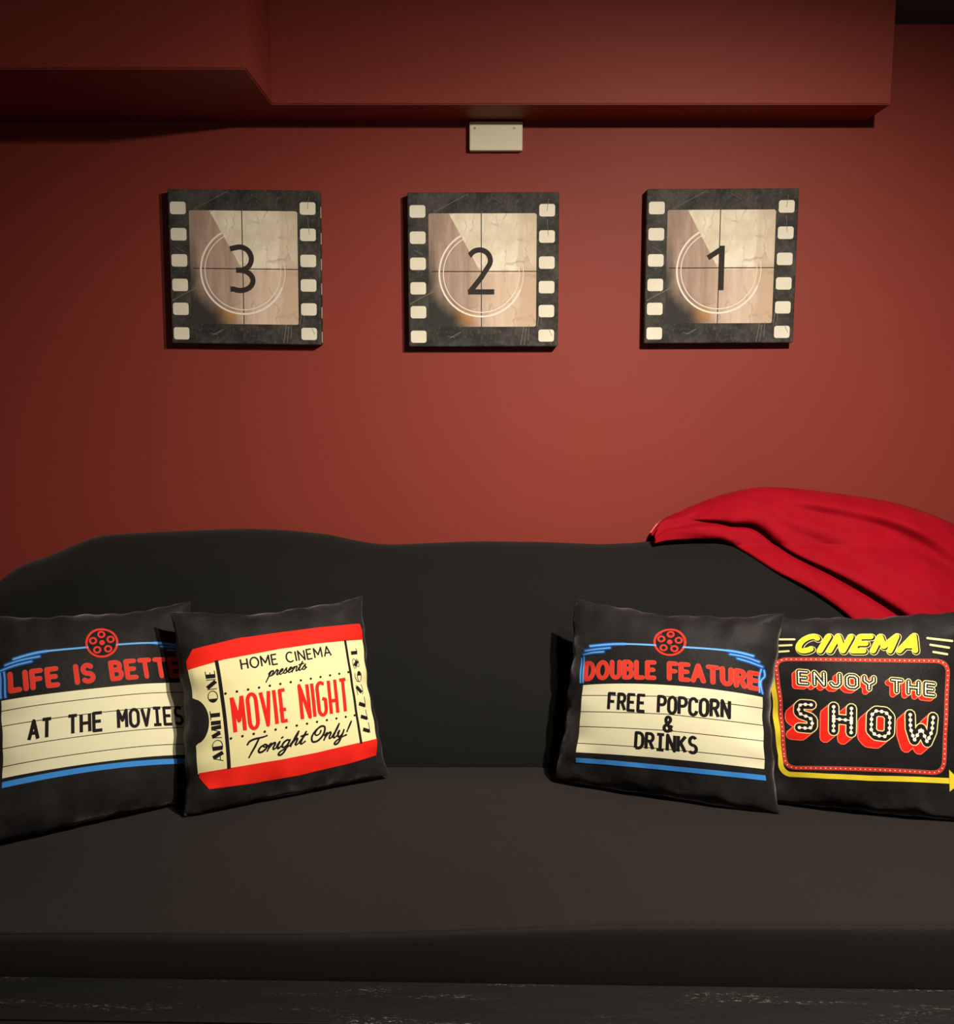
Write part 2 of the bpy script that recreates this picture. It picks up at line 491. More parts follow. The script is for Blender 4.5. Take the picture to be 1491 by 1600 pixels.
# tall condensed deco letters
G_DECO = {
 'M': (.30, [[(.0, 0), (.0, 1)], [(.0, .98), (.15, .30), (.30, .98)], [(.30, 1), (.30, 0)]]),
 'O': (.26, [[(0, .72)] + arc(.13, .80, .13, .20, 180, 0, 10) + arc(.13, .2, .13, .2, 0, -180, 10) + [(0, .72)]]),
 'V': (.26, [[(0, 1), (.14, .02), (.26, 1)]]),
 'I': (.0, [[(0, 0), (0, 1)]]),
 'E': (.19, [[(.19, .955), (.02, .955), (.02, .045), (.19, .045)], [(-.05, .38), (.17, .38)]]),
 'N': (.27, [[(0, 0), (0, 1), (.27, .02), (.27, 1)]]),
 'G': (.26, [[(.26, .93)] + arc(.13, .80, .13, .18, 50, 180, 8) + arc(.13, .2, .13, .19, 180, 350, 10) + [(.26, .46), (.15, .50)]]),
 'H': (.24, [[(0, 0), (0, 1)], [(.24, 0), (.24, 1)], [(-.06, .38), (.24, .38)]]),
 'T': (.24, [[(0, .955), (.24, .955)], [(.12, .95), (.12, 0)]]),
 ' ': (.16, []),
}

def text(art, s, bl, br, tl, w, m, lift, font=G, mono=0, gap=0.20, cap='round', arch=0.0, wf=1.0, dxy=(0, 0), tr=None, word=None):
    """Set a line of skeleton letters between bl and br; tl gives the height; arch lifts the middle."""
    bl, br, tl = (np.array(q, float) for q in (bl, br, tl))
    tr = br + (tl - bl) if tr is None else np.array(tr, float)
    x = 0; items = []; wi = 0
    for ch in s:
        gw, st = font[ch]
        if ch == ' ': wi += 1
        if word is not None and wi != word: st = []
        if mono:
            sc = mono / max(gw, .3) if ch != ' ' else 1
            off = 0 if gw > 0.01 else mono / 2
            items.append((x, sc, off, st)); x += mono + gap
        else:
            items.append((x, wf, 0, st)); x += gw * wf + gap
    total = x - gap
    def mp(q):
        f = q[0] / total
        b = bl + (br - bl) * f; t = tl + (tr - tl) * f
        p = b + (t - b) * q[1]
        return (p[0] + dxy[0], p[1] + dxy[1] + arch * (1 - (2 * f - 1) ** 2))
    for x0, sc, off, st in items:
        for q in st:
            art.stroke([mp((x0 + off + a * sc, b)) for a, b in q], w, m, lift, cap)
    return items, mp

SCRIPT = {
 'T': (1.15, [[(-.1, 1.45), (0, 1.8), (.4, 2.0), (1.2, 2.05), (1.55, 2.15)], [(.85, 2.02), (.75, 1), (.62, .2), (.55, -.35)]]),
 'o': (.85, [[(.45, .95), (.15, .75), (.05, .35), (.2, .03), (.5, .05), (.75, .4), (.7, .8), (.45, .97), (.38, .75), (.6, .62), (.95, .75)]]),
 'n': (.80, [[(0, .6), (.15, .95), (.12, .5), (.05, 0)], [(.08, .3), (.3, .8), (.5, .95), (.6, .75), (.55, .3), (.65, .03), (.9, .25)]]),
 'i': (.42, [[(0, .4), (.15, .95), (.1, .4), (.2, .03), (.45, .25)], [(.22, 1.42), (.30, 1.50)]]),
 'g': (.85, [[(.65, .85), (.4, .98), (.12, .7), (.08, .25), (.3, .03), (.55, .3), (.68, .92), (.62, .2), (.5, -.6), (.25, -.95), (0, -.8), (.1, -.45), (.6, -.1), (.95, .25)]]),
 'h': (.82, [[(0, .3), (.35, 1.2), (.42, 1.9), (.25, 1.2), (.08, 0)], [(.1, .3), (.35, .85), (.52, .9), (.55, .6), (.5, .2), (.62, .03), (.9, .3)]]),
 't': (.55, [[(0, .4), (.3, 1.1), (.36, 1.65), (.2, .8), (.15, .2), (.3, .02), (.58, .28)], [(-.02, 1.12), (.62, 1.24)]]),
 'O': (1.4, [[(.8, 2.05), (.3, 1.65), (.05, .8), (.3, .05), (.85, .05), (1.25, .8), (1.2, 1.75), (.8, 2.05), (.45, 1.8), (.28, 1.2), (.5, .85), (.8, 1.0), (.85, 1.4)]]),
 'l': (.48, [[(0, .3), (.3, 1.2), (.4, 1.95), (.25, 1.2), (.15, .3), (.28, .03), (.55, .3)]]),
 'y': (.80, [[(0, .6), (.12, .95), (.08, .4), (.22, .05), (.5, .3), (.62, .95), (.55, .1), (.4, -.7), (.15, -.95), (-.05, -.8), (.1, -.45), (.6, -.05), (1.05, .15)]]),
 '!': (.4, [[(.38, 2.0), (.17, .65)], [(.06, .1), (.09, .14)]]),
 'p': (.80, [[(.0, .5), (.25, .98), (.15, .2), (-.05, -.9)], [(.12, .3), (.3, .85), (.5, .98), (.62, .7), (.5, .2), (.3, .03), (.12, .15)], [(.5, .1), (.85, .4)]]),
 'r': (.55, [[(0, .5), (.18, 1.05), (.22, .85), (.42, .85), (.35, .4), (.38, .1), (.5, .03), (.7, .35)]]),
 'e': (.58, [[(0, .3), (.35, .55), (.45, .85), (.3, .98), (.1, .6), (.15, .1), (.4, .03), (.7, .35)]]),
 's': (.55, [[(0, .25), (.3, 1.02), (.32, .7), (.48, .3), (.3, .02), (.05, .12)], [(.35, .04), (.6, .35)]]),
 ' ': (.45, []),
}
def script(art, s, bl, br, xh, w, m, lift, slant=0.30, up=(0, 1)):
    bl, br = np.array(bl, float), np.array(br, float)
    x = 0; it = []
    for ch in s:
        gw, st = SCRIPT[ch]; it.append((x, st)); x += gw + .06
    e = (br - bl) / x; upv = np.array(up, float) * xh
    for x0, st in it:
        for q in st:
            pts = [bl + e * (x0 + a + slant * b) + upv * b for a, b in q]
            c = catmull(pts, 6) if len(pts) > 2 else pts
            art.stroke([tuple(p) for p in c], w, m, lift, 'round', taper=lambda t: .75 + .35 * abs(math.sin(3.1 * t + .4)))

# thick-and-thin deco letters: list of (weight 'K' thick / 'N' thin / 'D' filled half, points)
FAT = {
 'A': (.75, [('K', [(.30, 1), (.62, 0)]), ('N', [(.26, 1), (0, 0)]), ('N', [(.08, .3), (.5, .3)])]),
 'D': (.75, [('K', [(.12, 0), (.12, 1)]), ('N', [(.12, 1), (.3, 1)] + arc(.3, .5, .42, .5, 90, -90) + [(.12, 0)])]),
 'M': (.95, [('N', [(.03, 0), (.10, 1)]), ('K', [(.16, .95), (.42, .15)]), ('N', [(.46, .1), (.72, 1)]), ('K', [(.78, 1), (.84, 0)])]),
 'I': (.26, [('K', [(.12, 0), (.12, 1)])]),
 'T': (.72, [('K', [(.34, 0), (.34, 1)]), ('N', [(0, .97), (.68, .97)])]),
 'O': (.90, [('N', arc(.45, .5, .43, .48, 90, 450, 24)), ('D', arc(.45, .5, .43, .48, 112, 248, 14))]),
 'N': (.78, [('N', [(.03, 0), (.03, 1)]), ('K', [(.14, .96), (.60, .04)]), ('N', [(.74, 0), (.74, 1)])]),
 'E': (.55, [('K', [(.12, 0), (.12, 1)]), ('N', [(.12, .97), (.5, .97)]), ('N', [(.12, .52), (.42, .52)]), ('N', [(.12, .03), (.52, .03)])]),
 '1': (.42, [('K', [(.25, 0), (.25, 1)]), ('N', [(.0, .82), (.2, 1)])]),
 '8': (.66, [('N', arc(.34, .75, .22, .23, 0, 360, 18)), ('N', arc(.34, .26, .28, .26, 0, 360, 18)), ('K', [(.22, .82), (.48, .2)])]),
 '9': (.64, [('N', arc(.33, .68, .29, .31, 0, 360, 18)), ('D', arc(.33, .68, .29, .31, 100, 260, 12)), ('N', [(.62, .68), (.58, .25), (.32, 0), (.12, .06)])]),
 '2': (.64, [('N', arc(.31, .74, .27, .25, 170, -10, 12)), ('K', [(.50, .72), (.14, .05)]), ('N', [(.05, .03), (.62, .03)])]),
 '7': (.62, [('N', [(0, .97), (.58, .97)]), ('K', [(.50, .93), (.34, 0)])]),
 ' ': (.38, []),
}
def fat(art, s, bl, br, tl, m, lift, thick, thin):
    bl, br, tl = (np.array(q, float) for q in (bl, br, tl))
    tot = sum(FAT[c][0] + .10 for c in s) - .10
    x = 0
    for ch in s:
        gw, st = FAT[ch]
        for kind, pts in st:
            P = [bl + (br - bl) * ((x + a) / tot) + (tl - bl) * b for a, b in pts]
            if kind == 'D': art.add([tuple(p) for p in P], [tuple(range(len(P)))], m, lift)
            else: art.stroke([tuple(p) for p in P], thick if kind == 'K' else thin, m, lift, 'butt')
        x += gw + .10

# ------------------------------------------------------------------ the three canvases
S_C = 0.3925; D_C = 0.036
NUM = {
 '3': [[(-.082, .125)] + arc(-.02, .063, .078, .075, 95, -88, 14) + [(-.045, -.012)], [(-.03, -.012)] + arc(-.02, -.078, .086, .066, 90, -120, 14) + [(-.085, -.135)]],
 '2': [[(-.078, .100)] + arc(-.012, .068, .072, .068, 150, -25, 16) + [(-.002, -.045), (-.080, -.140)], [(-.088, -.136), (.086, -.136)]],
 '1': [[(.018, -.148), (.018, .140)], [(.012, .118), (-.075, .062)]],
}
canvas_labels = {
 '3': ('square canvas print of a film countdown frame with the numeral 3', -0.6045, 1.5622, 0.0115),
 '2': ('square canvas print of a film countdown frame with the numeral 2', 0.0164, 1.5557, -0.0020),
 '1': ('square canvas print of a film countdown frame with the numeral 1', 0.6351, 1.5648, -0.0045),
}
LH = [.122, .290, .458, .617, .773, .934]
for dig, (lab, cx, cz, rot) in canvas_labels.items():
    root = empty('canvas_print', (cx, YW, cz), (0, rot, 0))
    tag(root, lab + {'3': ', leftmost of the three', '2': ', hanging in the middle', '1': ', rightmost of the three'}[dig], 'picture', 'film countdown canvases on the red wall')
    bm = box_bm(-S_C / 2, S_C / 2, -D_C, -0.002, -S_C / 2, S_C / 2, 0.0035, 3)
    bm_obj('canvas', bm, m_film, root, False)
    fsurf = lambda u, v, l: ((u) * S_C, -D_C - 0.00035 - l, v * S_C)
    A = Art(fsurf, 0.5)
    # picture field with rounded corners
    x0, x1, z0, z1 = .138 - .5, .852 - .5, .5 - .869, .5 - .135
    r = .014
    P = arc(x1 - r, z1 - r, r, r, 0, 90, 5) + arc(x0 + r, z1 - r, r, r, 90, 180, 5) + arc(x0 + r, z0 + r, r, r, 180, 270, 5) + arc(x1 - r, z0 + r, r, r, 270, 360, 5)
    A.add(P, [tuple(range(len(P)))], m_picture, 0); A.build('picture_field', root)
    # sprocket holes printed down both sides; they wrap a little over the canvas edges
    for side in (0, 1):
        for i, f in enumerate(LH):
            cu = (.067 if side == 0 else .921) - .5
            cv = .5 - f + (0.006 if side else 0)
            w2, h2, rr = .052, .040, .016
            P = arc(cu + w2 - rr, cv + h2 - rr, rr, rr, 0, 90, 4) + arc(cu - w2 + rr, cv + h2 - rr, rr, rr, 90, 180, 4) + arc(cu - w2 + rr, cv - h2 + rr, rr, rr, 180, 270, 4) + arc(cu + w2 - rr, cv - h2 + rr, rr, rr, 270, 360, 4)
            A.add(P, [tuple(range(len(P)))], m_hole, 0); A.build('sprocket_hole', root)
    ssurf = lambda u, v, l: (S_C / 2 + 0.0004, -D_C + u * D_C, v * S_C)
    B = Art(ssurf, 0.5)
    for f in LH:
        cv = .5 - f - .012
        B.patch(cv - .036, cv + .036, .30, .62, m_hole, 0, 1, 1); B.build('sprocket_hole', root)
    tsurf = lambda u, v, l: (u * S_C, -D_C + v * D_C, S_C / 2 + 0.0004)
    B = Art(tsurf, 0.5)
    B.patch(.16, .8, .03 - .5, .12 - .5, m_hole, 0, 1, 1); B.build('sprocket_hole', root)
    c = (-.013, -.023)
    A.stroke([(c[0], z0), (c[0], z1)], .0060, m_numeral, .00025, 'butt')
    A.stroke([(x0 + .02, -.008), (x1, -.008)], .0060, m_numeral, .00025, 'butt'); A.build('crosshair', root)
    A.ring(c, .279, .0115, m_ring, .0004, 119, 338, 60)
    A.ring(c, .252, .0060, m_ring, .0004, 117, 335, 60)
    A.ring(c, .279, .0040, m_ring, .0004, 338, 372, 10)
    A.ring(c, .252, .0035, m_ring, .0004, 335, 370, 10)
    A.build('target_ring', root)
    for st in NUM[dig]: A.stroke([(c[0] + a, c[1] + .018 + b) for a, b in st], .034, m_numeral, .0006, 'butt')
    A.build('numeral', root)
    for (a, b, cc, d, w) in ((-.33, .37, -.10, .49, .003), (-.49, -.22, -.31, -.125, .005), (-.46, .13, -.40, .10, .003), (-.22, -.44, -.15, -.405, .004), (-.24, -.43, -.19, -.44, .003),
                             (.27, -.37, .25, -.49, .004), (.285, -.38, .275, -.49, .003), (.305, -.36, .30, -.46, .003), (.37, -.30, .36, -.37, .004), (.39, -.31, .385, -.35, .003),
                             (.43, .46, .42, .38, .003), (.05, .47, .12, .43, .002), (.44, -.39, .46, -.43, .003), (.42, .33, .43, .22, .003)):
        A.stroke([(a, b), (cc, d)], w, m_scratch, .0002, 'butt'); A.build('scratch', root)

# ------------------------------------------------------------------ sofa
sofa = empty('sofa', (0, 1.9, 0))
tag(sofa, 'long black sofa under a stretch cover, standing against the red wall', 'sofa')
SO = Vector((0, 1.9, 0))
TOP = [(-1.30, .60), (-1.255, .685), (-1.207, .762), (-1.186, .785), (-1.159, .805), (-1.131, .817), (-1.09, .828), (-1.04, .851), (-0.974, .878), (-0.933, .885), (-0.812, .892), (-0.668, .898), (-0.595, .901), (-0.491, .897), (-0.379, .886), (-0.315, .871), (-0.266, .862), (-0.218, .859), (-0.105, .864), (0, .868), (0.168, .866), (0.313, .860), (0.41, .864), (0.458, .872), (0.538, .883), (0.618, .887), (.78, .895), (.93, .895), (1.06, .880), (1.16, .835), (1.24, .76), (1.30, .64)]
tp = interp_poly(TOP)
def ztop(x):
    xs = np.linspace(x - .02, x + .02, 5)
    return float(np.mean(tp(xs)))
NX = 150
xs = np.linspace(-1.30, 1.30, NX)
def hump(x): return .016 * (math.cos((x + .62) * 4.2) if -1.25 < x < 0 else math.cos((x - .66) * 4.2))
rows = []
for x in xs:
    zt = ztop(x); s = max(0.0, (abs(x) - 1.12) / .18); s2 = s * s * .10
    hb = hump(x) if abs(x) < 1.3 else 0
    k2 = (zt - .42) / .46
    prof = [(2.05, .10), (2.045, .36), (2.03, .425), (2.055 - hb * .3, .42 + .11 * k2), (2.11 - hb, .42 + .22 * k2), (2.175 - hb, .42 + .31 * k2), (2.24 - hb * .6, .42 + .385 * k2), (2.30, zt - .030), (2.345, zt - .007), (2.385, zt), (2.43, zt - .008), (2.475, zt - .045), (2.50, zt - .11), (2.515, .42), (2.515, .10)]
    prof = [(y + s2 * (1 if y < 2.3 else -.6), z) for y, z in prof]
    rows.append(catmull(prof, 5))
M = len(rows[0])
V = [(x, p[0] - SO.y, p[1]) for x, row in zip(xs, rows) for p in row]
F = [(i * M + j, (i + 1) * M + j, (i + 1) * M + j + 1, i * M + j + 1) for i in range(NX - 1) for j in range(M - 1)]
F += [tuple(range(M)), tuple((NX - 1) * M + j for j in range(M))[::-1], ]
F += [tuple([i * M for i in range(NX)][::-1] + [i * M + M - 1 for i in range(NX)])] if False else []
SOFA_ROWS = rows
link_mesh('backrest', V, F, m_sofa, sofa, None, True)

# seat: one broad cushion; its front edge sags a little to the left
def seat_front(x): return 1.393 - .0226 * x
def edge_z(x): return .427 + .030 * math.tanh(x * 1.2) + .003 * math.sin(7 * x)
NX2 = 110
xs2 = np.linspace(-1.13, 1.13, NX2)
rows = []
for x in xs2:
    yf = seat_front(x); ez = edge_z(x)
    cr = .006 * math.cos(x * 3)
    rr = .017 + .004 * math.tanh(x)
    e = max(0, (abs(x) - 1.07) / .06) ** 2 * .03
    prof = [(yf + .004, .0), (yf + .002, .20), (yf, .30), (yf - .004, .35), (yf - .002, ez - rr * 1.1), (yf + rr * .28, ez - rr * .28), (yf + rr * 1.2, ez - .001), (yf + .12, ez + .004 + cr - e), (yf + .28, .430 + .5 * (ez - .42) + cr - e), (1.86, .427 + cr - e), (1.98, .421 - e), (2.06, .418 - e), (2.10, .36), (2.10, .0)]
    rows.append(catmull(prof, 5))
M = len(rows[0])
V = [(x, p[0] - SO.y, max(0.0, p[1])) for x, row in zip(xs2, rows) for p in row]
F = [(i * M + j, (i + 1) * M + j, (i + 1) * M + j + 1, i * M + j + 1) for i in range(NX2 - 1) for j in range(M - 1)]
F += [tuple(range(M)), tuple((NX2 - 1) * M + j for j in range(M))[::-1]]
link_mesh('seat', V, F, m_seat, sofa, None, True)
for sgn in (-1, 1):
    prof = [(1.10, .0), (1.10, .40), (1.095, .54), (1.115, .605), (1.175, .635), (1.24, .62), (1.29, .56), (1.30, .42), (1.29, .0)]
    loop = catmull(prof, 5)
    ys = [1.33, 1.335, 1.35, 1.38, 1.5, 1.8, 2.1, 2.36, 2.42, 2.45]
    V = []; F = []
    for k_, y in enumerate(ys):
        t = [.90, .96, .99, 1, 1, 1, 1, .98, .94, .88][k_]
        for a, b in loop: V.append((sgn * (1.20 + (a - 1.20) * t), y - SO.y, max(0, b * (1 - (1 - t) * .5))))
    m_ = len(loop)
    for i in range(len(ys) - 1):
        for j in range(m_ - 1): F.append((i * m_ + j, (i + 1) * m_ + j, (i + 1) * m_ + j + 1, i * m_ + j + 1))
    F += [tuple(range(m_)), tuple((len(ys) - 1) * m_ + j for j in range(m_))]
    link_mesh('arm', V, F, m_sofa, sofa, None, True)

# ------------------------------------------------------------------ black painted bench pushed up to the sofa front
bench = empty('low_bench', (0, 1.24, 0), (0, 0, R(-1.30)))
tag(bench, 'low plank bench painted scuffed black, pushed against the front of the sofa', 'bench')
bw = 1.07
for i in range(3):
    y1 = .147 - i * .1035; y0 = y1 - .1005
    bm_obj('plank', box_bm(-bw, bw, y0, y1, .315, .34 - .0006 * i, .0016, 2), m_plank, bench)
bm_obj('apron', box_bm(-bw + .06, bw - .06, -.135, -.115, .235, .315, .002, 1), m_plank, bench)
bm_obj('apron', box_bm(-bw + .06, bw - .06, .10, .12, .235, .315, .002, 1), m_plank, bench)
for lx in (-bw + .09, 0, bw - .09):
    for ly in (-.09, .075):
        bm_obj('leg', box_bm(lx - .025, lx + .025, ly - .025, ly + .025, 0, .315, .002, 1), m_plank, bench)

# ------------------------------------------------------------------ cushions
class Pillow:
    def __init__(self, bl, br, tl, tr, n, seed, T=.075, TB=.055, c=(.05, .05, .05, .0), squeeze=None, back_squeeze=None, amp=1.0):
        self.bl, self.br, self.tl, self.tr, self.n = (np.array(q, float) for q in (bl, br, tl, tr, n))
        rnd = random.Random(seed)
        self.ph = [[rnd.uniform(0, 6.28) for _ in range(6)] for _ in range(4)]
        self.fr = [[rnd.uniform(7, 11), rnd.uniform(13, 18), rnd.uniform(20, 27)] for _ in range(4)]
        self.T, self.TB, self.c, self.amp = T, TB, c, amp
        self.sq, self.bsq = squeeze, back_squeeze
        self.org = (self.bl + self.br) / 2
    def warp(self, a, b):
        cl, cr, ct, cb = self.c          # how far the left, right, top and bottom sides draw in
        cx = cl + (cr - cl) * (a + 1) / 2; cy = cb + (ct - cb) * (b + 1) / 2
        return a * (1 - cx * (1 - b * b)), b * (1 - cy * (1 - a * a))
    def pos(self, ax, bx):
        u, v = (ax + 1) / 2, (bx + 1) / 2
        return (1 - u) * (1 - v) * self.bl + u * (1 - v) * self.br + (1 - u) * v * self.tl + u * v * self.tr
    def plane(self, a, b):
        p, f = self.ph, self.fr
        wob = lambda k_, t: .0022 * math.sin(f[k_][0] * t * .8 + p[k_][2]) + .0014 * math.sin(f[k_][2] * t + p[k_][1])
        ex = (a ** 8) * wob(2 if a > 0 else 3, b) * (1 - b ** 4)
        ey = (b ** 8) * wob(0 if b > 0 else 1, a) * (1 - a ** 4) * (1 if b > 0 else .4)
        ux = (self.br - self.bl) / np.linalg.norm(self.br - self.bl); uy = (self.tl - self.bl) / np.linalg.norm(self.tl - self.bl)
        return self.pos(*self.warp(a, b)) + ux * ex + uy * ey
    def on_cover(self, u, v):
        """print space (flat cloth) -> cover parameters"""
        a0 = 2 * u - 1; b0 = 2 * v - 1
        X = a0 * (1 - .045 * (1 - b0 * b0)); Y = b0 * (1 - .045 * (1 - a0 * a0))
        a, b = a0, b0
        for _ in range(8):
            wx, wy = self.warp(a, b)
            a = min(max(a + (X - wx), -.988), .988); b = min(max(b + (Y - wy), -.988), .988)
        return (a + 1) / 2, (b + 1) / 2
    def bulge(self, a, b):
        f = max((1 - a * a) * (1 - b * b), 0)
        return f ** .42
    def wr(self, a, b):
        tot = 0
        for k_, (t, d) in enumerate(((a, 1 - b), (a, 1 + b), (b, 1 - a), (b, 1 + a))):
            p, f = self.ph[k_], self.fr[k_]
            fall = math.exp(-((d - .10) / .20) ** 2) if d > .10 else max(0, d / .10)
            tot += fall * (math.sin(f[0] * t + p[0] + 1.5 * d) + .7 * math.sin(f[1] * t + p[1] - 2 * d) + .45 * math.sin(f[2] * t + p[2]))
        tot += .5 * math.sin(3.1 * a + 2 * b + self.ph[0][3]) * (1 - a * a) * (1 - b * b)
        ear = (abs(a) * abs(b)) ** 14
        return tot * .0025 * self.amp + ear * .006 * math.sin(5 * a + 3 * b + self.ph[1][4])
    def front(self, u, v, l=0):
        a = min(max(2 * u - 1, -1), 1); b = min(max(2 * v - 1, -1), 1)
        T = self.T * (self.sq(a, b) if self.sq else 1)
        return self.plane(a, b) + self.n * (T * self.bulge(a, b) + self.wr(a, b) + l) - self.org
    def lifted(self, u, v, l):
        h = .004
        u, v = self.on_cover(u, v)
        p = self.front(u, v)
        du = self.front(min(u + h, 1), v) - self.front(max(u - h, 0), v)
        dv = self.front(u, min(v + h, 1)) - self.front(u, max(v - h, 0))
        nn = np.cross(du, dv); nn = nn / np.linalg.norm(nn)
        if np.dot(nn, self.n) < 0: nn = -nn
        return p + nn * l
    def back(self, u, v):
        a = 2 * u - 1; b = 2 * v - 1
        T = self.TB * (self.bsq(a, b) if self.bsq else 1)
        f = max((1 - a * a) * (1 - b * b), 0) ** .5
        return self.plane(a, b) - self.n * (T * f - self.wr(a, b) * .5 * min(1, f * 3)) - self.org
    def build(self, name, label, group):
        root = empty(name, tuple(self.org))
        tag(root, label, 'cushion', group)
        N = 150
        def s2(i, n):
            s = 2 * i / n - 1
            return .5 + .5 * (.55 * s + .45 * math.sin(PI / 2 * s))
        V = []; F = []
        for j in range(N + 1):
            for i in range(N + 1): V.append(self.front(s2(i, N), s2(j, N)))
        F += [(j * (N + 1) + i, j * (N + 1) + i + 1, (j + 1) * (N + 1) + i + 1, (j + 1) * (N + 1) + i) for j in range(N) for i in range(N)]
        NB = 50; q = N // NB; b0 = len(V); idx = {}
        for j in range(NB + 1):
            for i in range(NB + 1):
                V.append(self.back(s2(i, NB), s2(j, NB))); idx[i, j] = len(V) - 1
        F += [(idx[i, j], idx[i, j + 1], idx[i + 1, j + 1], idx[i + 1, j]) for j in range(NB) for i in range(NB)]
        link_mesh('cover', V, F, m_velvet, root, None, True)
        return root

CG = 'cinema themed cushions on the black sofa'
L0, LS = .0006, .00022     # lift of the first printed layer, step between layers

def quad_uv(bl, br, tl, tr):
    bl, br, tl, tr = (np.array(q, float) for q in (bl, br, tl, tr))
    def f(x, y):
        p = (1 - x) * (1 - y) * bl + x * (1 - y) * br + (1 - x) * y * tl + x * y * tr
        return (float(p[0]), float(p[1]))
    return f

def reel(A, root, c, r):
    A.disc(c, r, m_neon, L0 + LS, 36); A.disc(c, r * .86, m_ink, L0 + 2 * LS, 36)
    A.disc(c, r * .17, m_neon, L0 + 3 * LS, 14)
    for i in range(5):
        a = R(90 + 72 * i)
        p = (c[0] + .56 * r * math.cos(a), c[1] + .56 * r * math.sin(a))
        A.ring(p, r * .19, r * .12, m_neon, L0 + 3 * LS, 0, 360, 16)
    A.build('film_reel_emblem', root, 'red film reel emblem')

def marquee(pil, root, fr, lines, title, title_pts, rows, reel_c, reel_r, blue):
    A = Art(pil.lifted, .008)
    # cream letter board with black rails
    A.patch(lambda s: fr(s, 0)[1], lambda s: fr(s, 1)[1], lambda t: fr(0, t)[0], lambda t: fr(1, t)[0], m_cream, L0)
    for y in lines: A.stroke([fr(0, y), fr(.5, y), fr(1, y)], .0034, m_ink, L0 + LS, 'butt')
    A.build('letter_board', root, 'cream letter board panel')
    for s, bl, br, tl in rows:
        for wn in range(s.count(' ') + 1):
            text(A, s, bl, br, tl, .0152, m_ink, L0 + 2 * LS, G_MONO, mono=.52, gap=.26 if len(s) > 2 else .2, cap='butt', word=wn)
            A.build('board_lettering', root, 'black letters on the board')
    bl, br, tl, tr, arch = title_pts
    text(A, title, bl, br, tl, .0245, m_neon_dark, L0 + LS, G, gap=.40, arch=arch, tr=tr)
    text(A, title, bl, br, tl, .0195, m_neon, L0 + 2 * LS, G, gap=.40, arch=arch, tr=tr)
    A.build('title_lettering', root, 'red neon letters')
    for pts, w, mm in blue: A.stroke(catmull(pts, 5), w, mm, L0 + (0 if mm == m_blue_dark else LS), 'butt' if mm == m_blue else 'round')
    A.build('neon_trim', root, 'blue neon trim lines')
    reel(A, root, reel_c, reel_r)

# -- cushion: life is better at the movies (far left)
sqR = lambda a, b: 1 - .45 / (1 + math.exp(-(a - .62) * 9))
P1 = Pillow((-0.9096, 1.6572, 0.432), (-0.535, 1.8692, 0.432), (-0.9715, 1.8469, 0.8139), (-0.6224, 2.0342, 0.7965), (0.4388, -0.7755, 0.454), 3, c=(.03, .05, .075, .0), squeeze=sqR)
r1 = P1.build('cushion', 'black cushion with a marquee reading at the movies, at the left end of the sofa', CG)
f1 = quad_uv((.066, .247), (.972, .205), (.056, .584), (.972, .570))
def trim(lines, bars, backs):
    return [(p, w, m_blue_dark) for p, w in backs] + [(p, w, m_blue_light) for p, w in lines] + [(p, w, m_blue) for p, w in bars]
B1 = [[(.113, .767), (.19, .782), (.26, .789), (.40, .789), (.46, .789), (.58, .789), (.78, .784), (.85, .777), (.925, .762)],
      [(.076, .744), (.143, .758), (.227, .766)], [(.054, .721), (.12, .737), (.19, .746)], [(.812, .765), (.89, .757), (.962, .738)], [(.848, .745), (.915, .735), (.985, .715)]]
V1 = [[(.068, .712), (.074, .597)], [(.050, .712), (.055, .597)], [(.968, .706), (.966, .590)], [(.984, .700), (.984, .585)]]
blue1 = trim([(p, .0095) for p in B1[:1]] + [(p, .0065) for p in B1[1:]] + [(p, .0065) for p in V1],
             [([(.066, .218), (.48, .203), (.965, .172)], .025)],
             [(p, .020) for p in B1[1:]] + [(B1[0][:3], .020), (B1[0][-3:], .020)] + [(p, .016) for p in V1])
marquee(P1, r1, f1, (.145, .37, .66, .865), 'LIFE IS BETTER',
        ((.097, .621), (.968, .604), (.093, .697), (.962, .692), .002),
        [('AT THE MOVIES', (.172, .386), (.886, .362), (.174, .468))], (.519, .806), .079, blue1)

# -- cushion: movie night ticket
sqL2 = lambda a, b: 1 - .40 / (1 + math.exp((a + .60) * 9))
P2 = Pillow((-0.5718, 1.7736, 0.432), (-0.1895, 1.9681, 0.432), (-0.6253, 1.909, 0.8076), (-0.256, 2.0925, 0.7973), (0.4234, -0.832, 0.3584), 11, c=(.06, .075, .10, .0), back_squeeze=sqL2)
r2 = P2.build('cushion', 'black cushion printed with a red and cream movie night ticket', CG)
A = Art(P2.lifted, .008)
def notch(t):
    v = .178 + (.725 - .178) * t
    base = .050 - .012 * t
    d = (v - .448) / .118
    return base + (.062 * math.sqrt(1 - d * d) if abs(d) < 1 else 0)
def along(*p): return interp_poly(p)
bt_lo = along((0, .690), (.18, .722), (.48, .747), (.70, .754), (1, .748)); bt_hi = along((0, .792), (.25, .828), (.50, .839), (.72, .843), (1, .838))
bb_lo = along((0, .098), (.25, .078), (.5, .074), (.80, .090), (1, .115)); bb_hi = along((0, .186), (.2, .178), (.42, .172), (.62, .176), (1, .202))
A.patch(lambda s: float(bb_hi(s)) - .004, lambda s: float(bt_lo(s)) + .004, notch, lambda t: .948 + .006 * t, m_ticket, L0, 110, 68)
A.build('ticket_panel', r2, 'cream ticket panel with a round notch at its left edge')
A.patch(bt_lo, bt_hi, lambda t: .034 + .034 * max(0, t - .45) / .55, lambda t: .958 - .012 * max(0, t - .5) / .5, m_red, L0 + LS); A.build('red_band', r2)
A.patch(bb_lo, bb_hi, lambda t: .100 - .045 * min(1, t / .75), lambda t: .935 + .014 * t, m_red, L0 + LS); A.build('red_band', r2)
